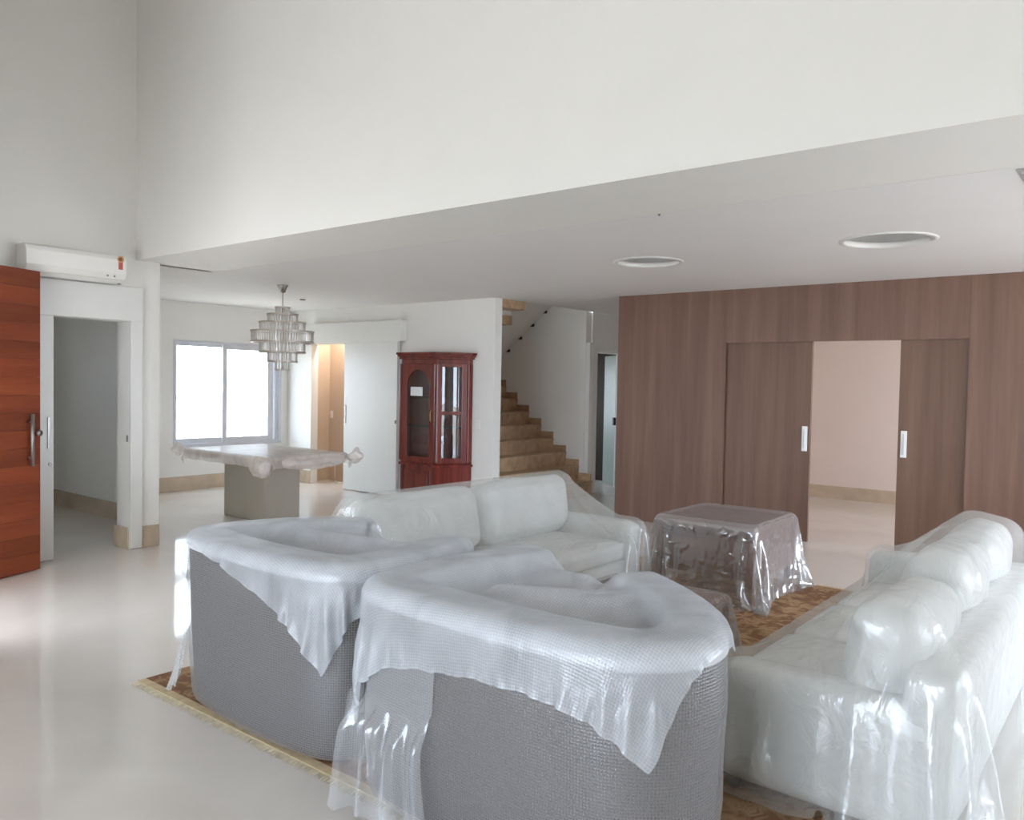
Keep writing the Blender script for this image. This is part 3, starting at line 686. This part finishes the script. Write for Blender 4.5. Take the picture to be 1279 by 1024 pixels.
a2, c2 = armchair(-1.70, 2.5, [(-2.32, 3.02), (-2.40, 2.6), (-2.40, 2.2), (-2.29, 2.04), (-1.9, 1.99), (-1.5, 1.98), (-1.22, 2.01), (-1.06, 2.13), (-1.02, 2.33), (-1.13, 2.57), (-1.36, 2.79), (-1.58, 2.94)], (-2.21, -1.34, 2.17, 2.88),
    'larger grey armchair in bubble wrap standing beside the white wrapped sofa', pillows=[((-1.70, 2.46, .63), (.60, .15, .36), -.5, 0, .45), ((-1.60, 2.66, .60), (.50, .15, .36), -.7, 0, .5), ((-2.02, 2.84, .60), (.42, .15, .34), -.5, 0, .0)])
# ------------------------------------------------------------------ sofas
def sofa(x0, x1, y0, y1, face, label, arm_h, back_h, cush_h, nc, lean=.18):
    """face=+1: back on the low-x side looking to +x; -1: the other way round. local: u=depth from front (0) to back (D)"""
    D, L = x1-x0, y1-y0
    t = thing('sofa', label, 'sofa', (x1 if face > 0 else x0, y0, RZ), 'white sofas facing each other')
    sx = -face
    cols = []
    def blk(name, u0, u1, v0, v1, z0, z1, r=.05, n=8, puff=(0, 0, 0), ry=0, noise=0, M=WHITEF, seed=1, col=True):
        c = (sx*(u0+u1)/2, (v0+v1)/2, (z0+z1)/2); s_ = (u1-u0, v1-v0, z1-z0)
        rbox(MB(), c, s_, r, n, rotm(0, ry*sx, 0), puff, noise, seed).build(name, M, t, True)
        if col: cols.append(RB((c[0]+t.location[0], c[1]+t.location[1], c[2]+RZ), [a_+1.7*p_+.01 for a_, p_ in zip(s_, puff)], r, 0, ry*sx))
    blk('seat_base', .03, D-.10, .16, L-.16, .05, .30, .03)
    aw = .20
    blk('arm', 0, D-.02, 0, aw, .05, arm_h, .06, 10, (0, .01, .015))
    blk('arm', 0, D-.02, L-aw, L, .05, arm_h+(.10 if face < 0 else 0), .06, 10, (0, .01, .015))
    blk('back', D-.2, D, .0, L, .05, back_h, .06, 10, (0, 0, .01), ry=.04)
    cw = (L-2*aw)/nc
    for k in range(nc):
        blk('seat_cushion', .01, D-.2, aw+cw*k+.004, aw+cw*(k+1)-.004, .29, .44, .05, 10, (.01, .005, .02), seed=k)
    for k in range(nc):
        cw2 = (L-.16)/nc
        blk('back_cushion', D-.40, D-.15, .08+cw2*k+.01, .08+cw2*(k+1)-.01, .43, cush_h-(.07 if k == 0 and face < 0 else 0), .09, 12, (.04, .01, .02), ry=lean, noise=.004, seed=10+k)
    for v in (.1, L-.1):
        for u in (.08, D-.08):
            MB().box(sx*u-.03, sx*u+.03, v-.03, v+.03, 0, .05).build('foot', BLACK, t)
    return t, cols
s1, k1 = sofa(-4.04, -3.04, 3.12, 5.45, 1, 'white sofa under film with its back to the dining area', .56, .66, .86, 2)
s2, k2 = sofa(-1.36, -.48, 3.0, 5.42, -1, 'white sofa under film standing beside the larger armchair', .50, .64, .87, 3)
# ------------------------------------------------------------------ coffee tables
def ctable(x0, x1, y0, y1, h, label, shelf):
    t = thing('coffee_table', label, 'coffee table', (x0, y0, RZ), 'low tables under clear film')
    w, d = x1-x0, y1-y0
    box(0, w, 0, d, h-.05, h).build('table_top', DARKW, t, bevel=.004)
    for a in (0, w-.06):
        for b_ in (0, d-.06): box(a, a+.06, b_, b_+.06, 0, h-.05).build('leg', DARKW, t, bevel=.003)
    az = .20 if shelf else h-.14
    for y_ in (.005, d-.03): box(.06, w-.06, y_, y_+.025, az, h-.05).build('apron', DARKW, t)
    for x_ in (.005, w-.03): box(x_, x_+.025, .06, d-.06, az, h-.05).build('apron', DARKW, t)
    return t, [RB(((x0+x1)/2, (y0+y1)/2, RZ+h/2), (w+.008, d+.008, h+.004), .02)]
t1, q1 = ctable(-3.0, -2.22, 5.58, 6.42, .585, 'tall wooden table in clear film nearest the wood wall', True)
t2, q2 = ctable(-2.62, -1.87, 3.62, 4.36, .40, 'low wooden table in clear film half hidden behind the larger armchair', False)
# ------------------------------------------------------------------ film laid over the furniture
X1 = drape((-3.14, 2.545), (1.60, 1.19), -.22, .90, c1+grow(k1, .03), 96, 72, 160, seed=3, wrinkle=1.015, crumple=.085, bend=.12, fold=(-9, 9, -9, 3.04))
sheet('plastic_sheet', X1, MILKY, 'milky plastic sheet draped over the armchair at the rug corner')
X2 = drape((-1.78, 2.45), (1.58, 1.30), .03, .90, c2+grow(k2, .03), 106, 88, 160, seed=8, wrinkle=1.015, crumple=.085, bend=.12, fold=(-9, 9, -9, 3.02))
fu = (np.arange(105)+.5)/105-.5; fv = (np.arange(87)+.5)/87-.5; FU, FV = np.meshgrid(fu*1.58, fv*1.30, indexing='ij')      # the corner towards the sofa is trimmed to the chair's curve
FX, FY = -1.78+FU*math.cos(.03)-FV*math.sin(.03), 2.45+FU*math.sin(.03)+FV*math.cos(.03)
fd, _n = near_surface(np.stack([FX, FY, np.full_like(FX, .5)], -1).reshape(-1, 3), c2)
trim2 = ~((fd.reshape(FX.shape) > .06) & (FX > -1.62) & (FY > 2.45))
sheet('plastic_sheet', X2, MILKY, 'milky plastic sheet draped over the larger armchair beside the white sofa', keep=trim2)

def streamer(name, top, bot, w0, w1, folds, label, M, bow, seed, nrm, cols, hold):
    rs = np.random.RandomState(seed); nu, nv = 40, 34; X = np.zeros((nu, nv, 3)); top = np.array(top); bot = np.array(bot); nx = np.array([nrm[0], nrm[1], 0.]); tx = np.array([-nrm[1], nrm[0], 0.])
    ph = rs.rand(4)*6.28
    for i in range(nu):
        q = i/(nu-1); c_ = top+(bot-top)*q; w_ = w0+(w1-w0)*q
        for j in range(nv):
            p_ = j/(nv-1)-.5
            f_ = (.25+.75*q)*(.022*math.sin(folds*6.28*p_+ph[0]+1.3*q)+.012*math.sin(2.3*folds*6.28*p_+ph[1]-2*q))
            X[i, j] = c_+tx*(p_*w_+.02*math.sin(5*q+ph[2]))+nx*(f_*min(1, 3*q)+.004+.03*q+bow*math.sin(PI*q)**2*(.4+.6*abs(2*p_)))+np.array([0, 0, .02*math.sin(9*p_+ph[3])*q])
    Q = X.reshape(-1, 3); q_ = np.repeat(np.arange(nu)/(nu-1), nv)
    tuck = (lambda t_: t_*t_*(3-2*t_))(np.clip((hold+.30-q_)/.30, 0, 1))[:, None]               # 1 where the strip is held against the chair
    for rep in range(3):
        d_, n_ = near_surface(Q, cols); Q -= tuck*(d_-.005)[:, None]*n_
        d_, n_ = near_surface(Q, cols); Q += np.maximum(.006-d_, 0)[:, None]*n_
    X = Q.reshape(nu, nv, 3); X[..., 2] = np.maximum(X[..., 2], .016)
    return sheet(name, X, M, label, 'plastic sheet')
streamer('film_strip', (-2.07, 1.99, .70), (-2.13, 1.95, .03), .34, .50, 3.6, 'loose strip of milky film hanging to the rug from the larger armchair', THIN, .02, 3, (0, -1), c2, .25)
streamer('film_strip', (-2.415, 2.17, .72), (-2.42, 2.12, .25), .13, .10, 1.5, 'short bulging film strip on the side of the larger armchair next to the smaller one', THIN, .03, 5, (-.9, -.44), c2, .42)
streamer('film_strip', (-3.80, 2.24, .46), (-3.82, 2.14, .05), .07, .13, 1.2, 'thin film strip hanging beside the smaller armchair onto the bare rug corner', CLEARF, .03, 7, (-.7, -.7), c1, .05)

X5 = drape((-2.61, 6.0), (1.86, 1.92), .0, .645, q1+grow(k1, .05), 78, 80, 130, seed=11, wrinkle=1.0, eps=.027, floor=.016, fold=(-3.04, -2.18, 5.54, 6.46))
sheet('clear_film', X5, CLEARF, 'crinkled clear film over the tall wooden table', 'plastic sheet', keep=rounded(X5, (1.86, 1.92), (.39, .42), .53))
X6 = drape((-2.245, 3.99), (1.34, 1.32), .0, .46, q2+grow(c2, .04)+grow(k2, .04), 60, 60, 110, seed=12, wrinkle=1.0, eps=.022, floor=.016, fold=(-2.66, -1.83, 3.58, 4.40))
sheet('clear_film', X6, CLEARF, 'crinkled clear film over the low wooden table', 'plastic sheet', keep=rounded(X6, (1.34, 1.32), (.375, .37), .30))

tb1 = [RB((-2.61, 6.0, .32), (.98, 1.04, .66), .03)]; tb2 = [RB((-2.245, 3.99, .22), (.93, .92, .46), .03)]    # tables with their film
X3 = drape((-3.545, 4.36), (1.95, 2.62), 0, .93, k1+grow(c1, .06)+grow(tb1, .02)+grow(tb2, .02), 60, 80, 150, seed=5, wrinkle=1.05, mu=.7, eps=.017, crumple=.025, floor=.016, fold=(-4.08, -2.98, 3.10, 5.50))
sheet('plastic_film', X3, WHITEFILM, 'thin clear film over the sofa that backs onto the dining area', 'plastic sheet', keep=ragged(60, 80, 2, 7))
X4 = drape((-.83, 4.20), (2.20, 3.24), 0, .95, k2+grow(c2, .06)+grow(tb2, .02), 78, 112, 170, seed=6, wrinkle=1.055, mu=.7, eps=.017, crumple=.025, floor=.016, fold=(-1.42, -.42, 2.955, 5.47))
sheet('plastic_film', X4, WHITEFILM, 'thin clear film over the sofa beside the larger armchair, trailing on the floor', 'plastic sheet', keep=ragged(78, 112, 2, 9))

# ------------------------------------------------------------------ dining table
dt_ = thing('dining_table', 'wrapped dining table on a taupe block pedestal', 'dining table', (-8.08, 5.56, 0))
box(-.47, .33, -.24, .24, .0, .70).build('pedestal', TAUPE, dt_, bevel=.012)
box(-.82, .82, -.52, .52, .70, .76).build('table_top', plain('grey_beige_top', (206, 196, 186), .35), dt_, bevel=.008)
qd = [RB((-8.08, 5.56, .725), (1.65, 1.05, .075), .02)]
X7 = drape((-8.08, 5.56), (1.88, 1.28), .0, .80, qd, 76, 56, 80, seed=14, wrinkle=1.0, eps=.022)
o7 = sheet('plastic_wrap', X7, TABLEF, 'crumpled film wrapped over the dining table top with bunched corners', 'plastic sheet')
org = Vector(o7.location)
def bunch(c, s_, seed):
    mb = rbox(MB(), (0, 0, 0), s_, min(s_)*.45, 14, None, (.03, .03, .03))
    rs = np.random.RandomState(seed); V = np.array(mb.v)
    for f_ in (16, 28, 47):
        ph = rs.rand(3, 3)*6.28
        V = V+np.stack([np.sin(f_*V[:, (k+1) % 3]+ph[k, 0])*np.sin(f_*V[:, (k+2) % 3]+ph[k, 1]) for k in range(3)], 1)*(.22/f_)
    mb.v = [tuple(p) for p in V]; b_ = mb.build('bunched_corner', TABLEF, o7, True); b_.location = Vector(c)-org
bunch((-8.955, 4.975, .755), (.10, .10, .10), 1); bunch((-7.30, 4.955, .69), (.28, .10, .17), 2); bunch((-7.165, 6.13, .74), (.13, .13, .13), 3)
bunch((-7.175, 5.55, .715), (.06, .8, .10), 4)

# ------------------------------------------------------------------ chandelier
RINGM = plain('warm_nickel', (182, 172, 162), .4, metal=.5)
ch = thing('chandelier', 'tiered crystal chandelier over the dining table', 'chandelier', (-7.86, 5.62, 0))
MB().lathe([(.001, 2.68), (.062, 2.68), (.062, 2.672), (.05, 2.655), (.03, 2.60), (.012, 2.59), (.001, 2.59)], seg=24).build('ceiling_rose', CHROME, ch, True)
MB().tube([(0, 0, 2.60), (0, 0, 1.72)], .006, 8).build('rod', CHROME, ch)
tiers = [(.072, 2.355, 2.432), (.162, 2.262, 2.352), (.25, 2.165, 2.258), (.34, 2.03, 2.158), (.25, 1.915, 2.028), (.16, 1.81, 1.912), (.072, 1.715, 1.808)]
for i, (r, z0, z1) in enumerate(tiers):
    t = MB()
    for zz in ((z1,) if i < 3 else (z0+.008, z1) if i == 3 else (z0+.008,)):
        t.lathe([(r+.014, zz-.018), (r+.014, zz), (r-.014, zz), (r-.014, zz-.018)], seg=40, closed=True)
    for a in range(4):
        t.tube([(0, 0, z1-.006), ((r)*math.cos(a*PI/2), (r)*math.sin(a*PI/2), z1-.006)], .003, 5)
    tr = t.build('tier_ring', RINGM, ch)
    n_ = max(9, int(2*PI*r/.031))
    base = None
    for k in range(n_):
        a = 2*PI*k/n_
        if base is None:
            p = MB(); w_ = .011; d_ = .007
            p.add([(-w_, 0, 0), (0, -d_, 0), (w_, 0, 0), (0, d_, 0), (-w_, 0, z0-z1+.012), (0, -d_, z0-z1+.012), (w_, 0, z0-z1+.012), (0, d_, z0-z1+.012), (0, 0, z0-z1+.002)],
                  [(0, 3, 2, 1), (0, 1, 5, 4), (1, 2, 6, 5), (2, 3, 7, 6), (3, 0, 4, 7), (4, 5, 8), (5, 6, 8), (6, 7, 8), (7, 4, 8)])
            base = p.build('crystal', CRYSTAL, tr); o_ = base
        else:
            o_ = base.copy(); C.objects.link(o_); o_.parent = tr
        o_.location = (r*math.cos(a), r*math.sin(a), z1-.008); o_.rotation_euler.z = a+PI/2

# ------------------------------------------------------------------ china cabinet
cb = thing('china_cabinet', 'mahogany china cabinet with arched glass door and canted glass side', 'cabinet', (-7.465, YB, 0))
def plan(e, z0, z1, name, M, parent=cb, bev=.004):     # e: outward growth
    poly = [(-.565-e, -.004), (-.565-e, -.07-e*.4), (-.315-e*.5, -.42-e), (.315+e*.5, -.42-e), (.565+e, -.07-e*.4), (.565+e, -.004)]
    return MB().prism(poly, z0, z1).build(name, M, parent, bevel=bev)
plan(.025, 0, .08, 'plinth', MAHOG); plan(0, .08, .52, 'base_cabinet', MAHOG); plan(.022, .52, .555, 'waist_moulding', MAHOG)
plan(.0, .555, .575, 'bottom_board', MAHOG); plan(0, 1.84, 1.90, 'frieze', MAHOG)
plan(.03, 1.90, 1.93, 'cornice', MAHOG); plan(.055, 1.93, 1.955, 'cornice', MAHOG); plan(.07, 1.955, 1.985, 'cornice', MAHOG)
box(-.565, .565, -.016, -.004, .575, 1.84).build('back_panel', MAHOG, cb)
for z in (1.02, 1.40):
    MB().prism([(-.54, -.02), (-.54, -.075), (-.30, -.39), (.30, -.39), (.54, -.075), (.54, -.02)], z, z+.008).build('glass_shelf', CABGL, cb)
bx_ = box(-.235, .235, -.428, -.42, .14, .47).build('base_door', MAHOG, cb, bevel=.004); box(-.185, .185, -.436, -.428, .19, .42).build('raised_panel', MAHOG, bx_, bevel=.008)
for x in (-.315, .315): box(x-.028, x+.028, -.43, -.375, .575, 1.84).build('post', MAHOG, cb, bevel=.012)
for x in (-.55, .55): box(x-.02, x+.02, -.085, -.016, .575, 1.84).build('post', MAHOG, cb, bevel=.006)
# arched front door: frame with arch opening
def arch_frame(name, x0, x1, z0, z1, gx, gz0, gz1, y, th, parent):
    K = 12; r = (gx[1]-gx[0])/2; cx = (gx[0]+gx[1])/2; zc_ = gz1-r
    inner = [(gx[0], gz0), (gx[1], gz0)]+[(cx+r*math.cos(PI*k/K), zc_+r*math.sin(PI*k/K)) for k in range(K+1)]
    outer = [(x0, z0), (x1, z0)]+[((x1, z1) if k == 0 and False else (cx+(x1-cx)*max(-1, min(1, 1.42*math.cos(PI*k/K))), min(z1, zc_+(z1-zc_)*1.42*math.sin(PI*k/K)))) for k in range(K+1)]
    n_ = len(inner); vs = [(a, y, c_) for a, c_ in inner]+[(a, y, c_) for a, c_ in outer]+[(a, y+th, c_) for a, c_ in inner]+[(a, y+th, c_) for a, c_ in outer]
    fs = []
    for i in range(n_):
        j = (i+1) % n_
        fs += [(i, n_+i, n_+j, j)[::-1], (2*n_+i, 3*n_+i, 3*n_+j, 2*n_+j), (i, j, 2*n_+j, 2*n_+i)[::-1], (n_+i, n_+j, 3*n_+j, 3*n_+i)]
    o_ = MB().add(vs, fs).build(name, MAHOG, parent, bevel=.003)
    MB().add([(a, y+th*.5, c_) for a, c_ in inner], [tuple(range(n_))]).build('pane', CABGL, o_)
    return o_
ad = arch_frame('arched_door', -.287, .287, .575, 1.84, (-.20, .20), .64, 1.76, -.428, .022, cb)
MB().tube([(.245, -.432, 1.10), (.245, -.448, 1.12), (.245, -.448, 1.22), (.245, -.432, 1.24)], .005, 8).build('handle', plain('aged_brass', (170, 140, 80), .3, metal=1), ad, True)
# canted sides: two panes split by a rail
for sg in (-1, 1):
    A = Vector((sg*.335, -.40, 0)); B = Vector((sg*.548, -.09, 0)); dd_ = (B-A); L_ = dd_.length
    ang_ = math.atan2(dd_.y, dd_.x)
    ps = bpy.data.objects.new('canted_side', None)
    fr = MB(); fr.box(0, .045, -.012, .012, .575, 1.84); fr.box(L_-.07, L_, -.012, .012, .575, 1.84); fr.box(.045, L_-.07, -.012, .012, .575, .64); fr.box(.045, L_-.07, -.012, .012, 1.19, 1.235); fr.box(.045, L_-.07, -.012, .012, 1.80, 1.84)
    fo = fr.build('canted_frame', MAHOG, cb, bevel=.003); fo.location = A; fo.rotation_euler.z = ang_
    for z0, z1 in ((.64, 1.19), (1.235, 1.80)):
        K = 8; vs = []; fs = []
        for k in range(K+1):
            q = k/K; yb_ = (-.03 if sg > 0 else .03)*math.sin(PI*q); vs += [(.045+(L_-.115)*q, yb_, z0), (.045+(L_-.115)*q, yb_, z1)]
        fs = [(2*k, 2*k+2, 2*k+3, 2*k+1) for k in range(K)]
        MB().add(vs, fs).build('curved_pane', CABGL, fo, True)
nt_ = tag(MB().box(0, .215, -.003, 0, 0, .115).build('paper_note', PAPER, loc=(-7.59, 7.405, 1.425)), 'small white paper sheet taped to the cabinet glass', 'paper')

# ------------------------------------------------------------------ air conditioner
ac = thing('air_conditioner', 'white wall mounted split air conditioner above the side door', 'air conditioner', (XL, 3.10, 2.43))
pf = [(0, 0), (.13, 0), (.19, .03), (.215, .08), (.215, .20), (.20, .232), (.17, .248), (0, .248)]
mb = MB(); n_ = len(pf); vs = [(x, -.41, z) for x, z in pf]+[(x, .41, z) for x, z in pf]
mb.add(vs, [tuple(range(n_)), tuple(range(2*n_-1, n_-1, -1))]+[((i+1) % n_, i, n_+i, n_+(i+1) % n_) for i in range(n_)])
mb.build('body', PLASTW, ac, bevel=.008)
MB().add([(.135, -.36, -.001), (.192, -.36, .028), (.192, .36, .028), (.135, .36, -.001), (.139, -.36, -.007), (.197, -.36, .024), (.197, .36, .024), (.139, .36, -.007)],
         [(0, 1, 2, 3), (7, 6, 5, 4), (0, 4, 5, 1), (1, 5, 6, 2), (2, 6, 7, 3), (3, 7, 4, 0)]).build('air_flap', PLASTW, ac)
box(.10, .13, -.40, .40, -.004, .0).build('outlet_slot', plain('dark_grey_slot', (70, 68, 66), .6), ac)
for yy in (.245, .305): MB().lathe([(.001, 0), (.008, 0), (.008, .004), (.001, .004)], seg=12).build('indicator', plain('grey_indicator', (130, 126, 124), .5), ac).matrix_local = Matrix.Translation((.207, yy, .052)) @ Matrix.Rotation(PI/2, 4, 'Y')
sk = MB().add([(.2165, .335, .13), (.2165, .345, .14), (.2165, .355, .13), (.2165, .375, .13+.0), (.2165, .375, .20), (.2165, .335, .20)], [(0, 1, 2, 3, 4, 5)])
sk = MB(); sk.box(.2155, .2165, .336, .374, .115, .185)
rb = sk.build('ribbon_sticker', plain('red_sticker', (196, 92, 84), .5), ac)
MB().lathe([(.001, 0), (.030, 0), (.030, .002), (.001, .002)], seg=20).build('seal', plain('orange_seal', (206, 150, 96), .5), rb).matrix_local = Matrix.Translation((.2155, .355, .205)) @ Matrix.Rotation(PI/2, 4, 'Y')
MB().lathe([(.001, 0), (.017, 0), (.017, .003), (.001, .003)], seg=20).build('seal_centre', plain('brown_seal', (120, 78, 40), .5), rb).matrix_local = Matrix.Translation((.2155, .352, .206)) @ Matrix.Rotation(PI/2, 4, 'Y')

# ------------------------------------------------------------------ small fittings
def switch(loc, label):
    t = thing('light_switch', label, 'switch', loc)
    box(-.036, .036, -.008, 0, -.058, .058).build('plate', PLASTW, t, bevel=.003); box(-.014, .014, -.012, -.008, -.024, .024).build('rocker', PLASTW, t, bevel=.002)
switch((-6.80, YB, 1.07), 'white light switch on the wall beside the china cabinet')
switch((-10.36, 8.36, 1.06), 'white light switch on the beige passage wall')
sd = thing('ceiling_sensor', 'tiny dark sensor on the ceiling near the chandelier', 'sensor', (-9.0, 6.75, ZC))
MB().lathe([(.001, 0), (.04, 0), (.034, -.012), (.001, -.014)], seg=16).build('sensor_cap', plain('grey_sensor', (120, 116, 114), .5), sd, True)
hk = thing('ceiling_hook', 'tiny dark hook at the joint of the low ceiling', 'hook', (-2.484, 4.56, ZC))
MB().lathe([(.001, 0), (.010, 0), (.008, -.005), (.004, -.008), (.003, -.012), (.001, -.013)], seg=12).build('hook_stub', STEEL, hk, True)
cd_ = tag(MB().tube([(0, 0, .31), (.01, -.01, .2), (0, 0, .1), (.02, -.01, .012), (.12, -.03, .01), (.25, .0, .012), (.34, .03, .06)], .006, 8).build('cable', PLASTW, None, True, loc=(-10.07, 8.20, 0)), 'white cable hanging to the floor in the passage', 'cable')

# unseen ceiling lamp, added to brighten the passage
pl_ = thing('added_passage_lamp', 'unseen warm lamp added to brighten the passage behind the sliding panel', 'ceiling light', (-9.75, 8.16, ZC))
MB().lathe([(.001, 0), (.11, 0), (.11, -.03), (.09, -.045), (.001, -.05)], seg=24).build('added_lamp_body', LACQ, pl_, True)
ld = bpy.data.lights.new('added_passage_light', 'AREA'); ld.shape = 'DISK'; ld.size = .18; ld.energy = 12; ld.color = (1, .95, .90)
lo_ = bpy.data.objects.new('added_passage_light', ld); C.objects.link(lo_); lo_.parent = pl_; lo_.location = (0, 0, -.06)
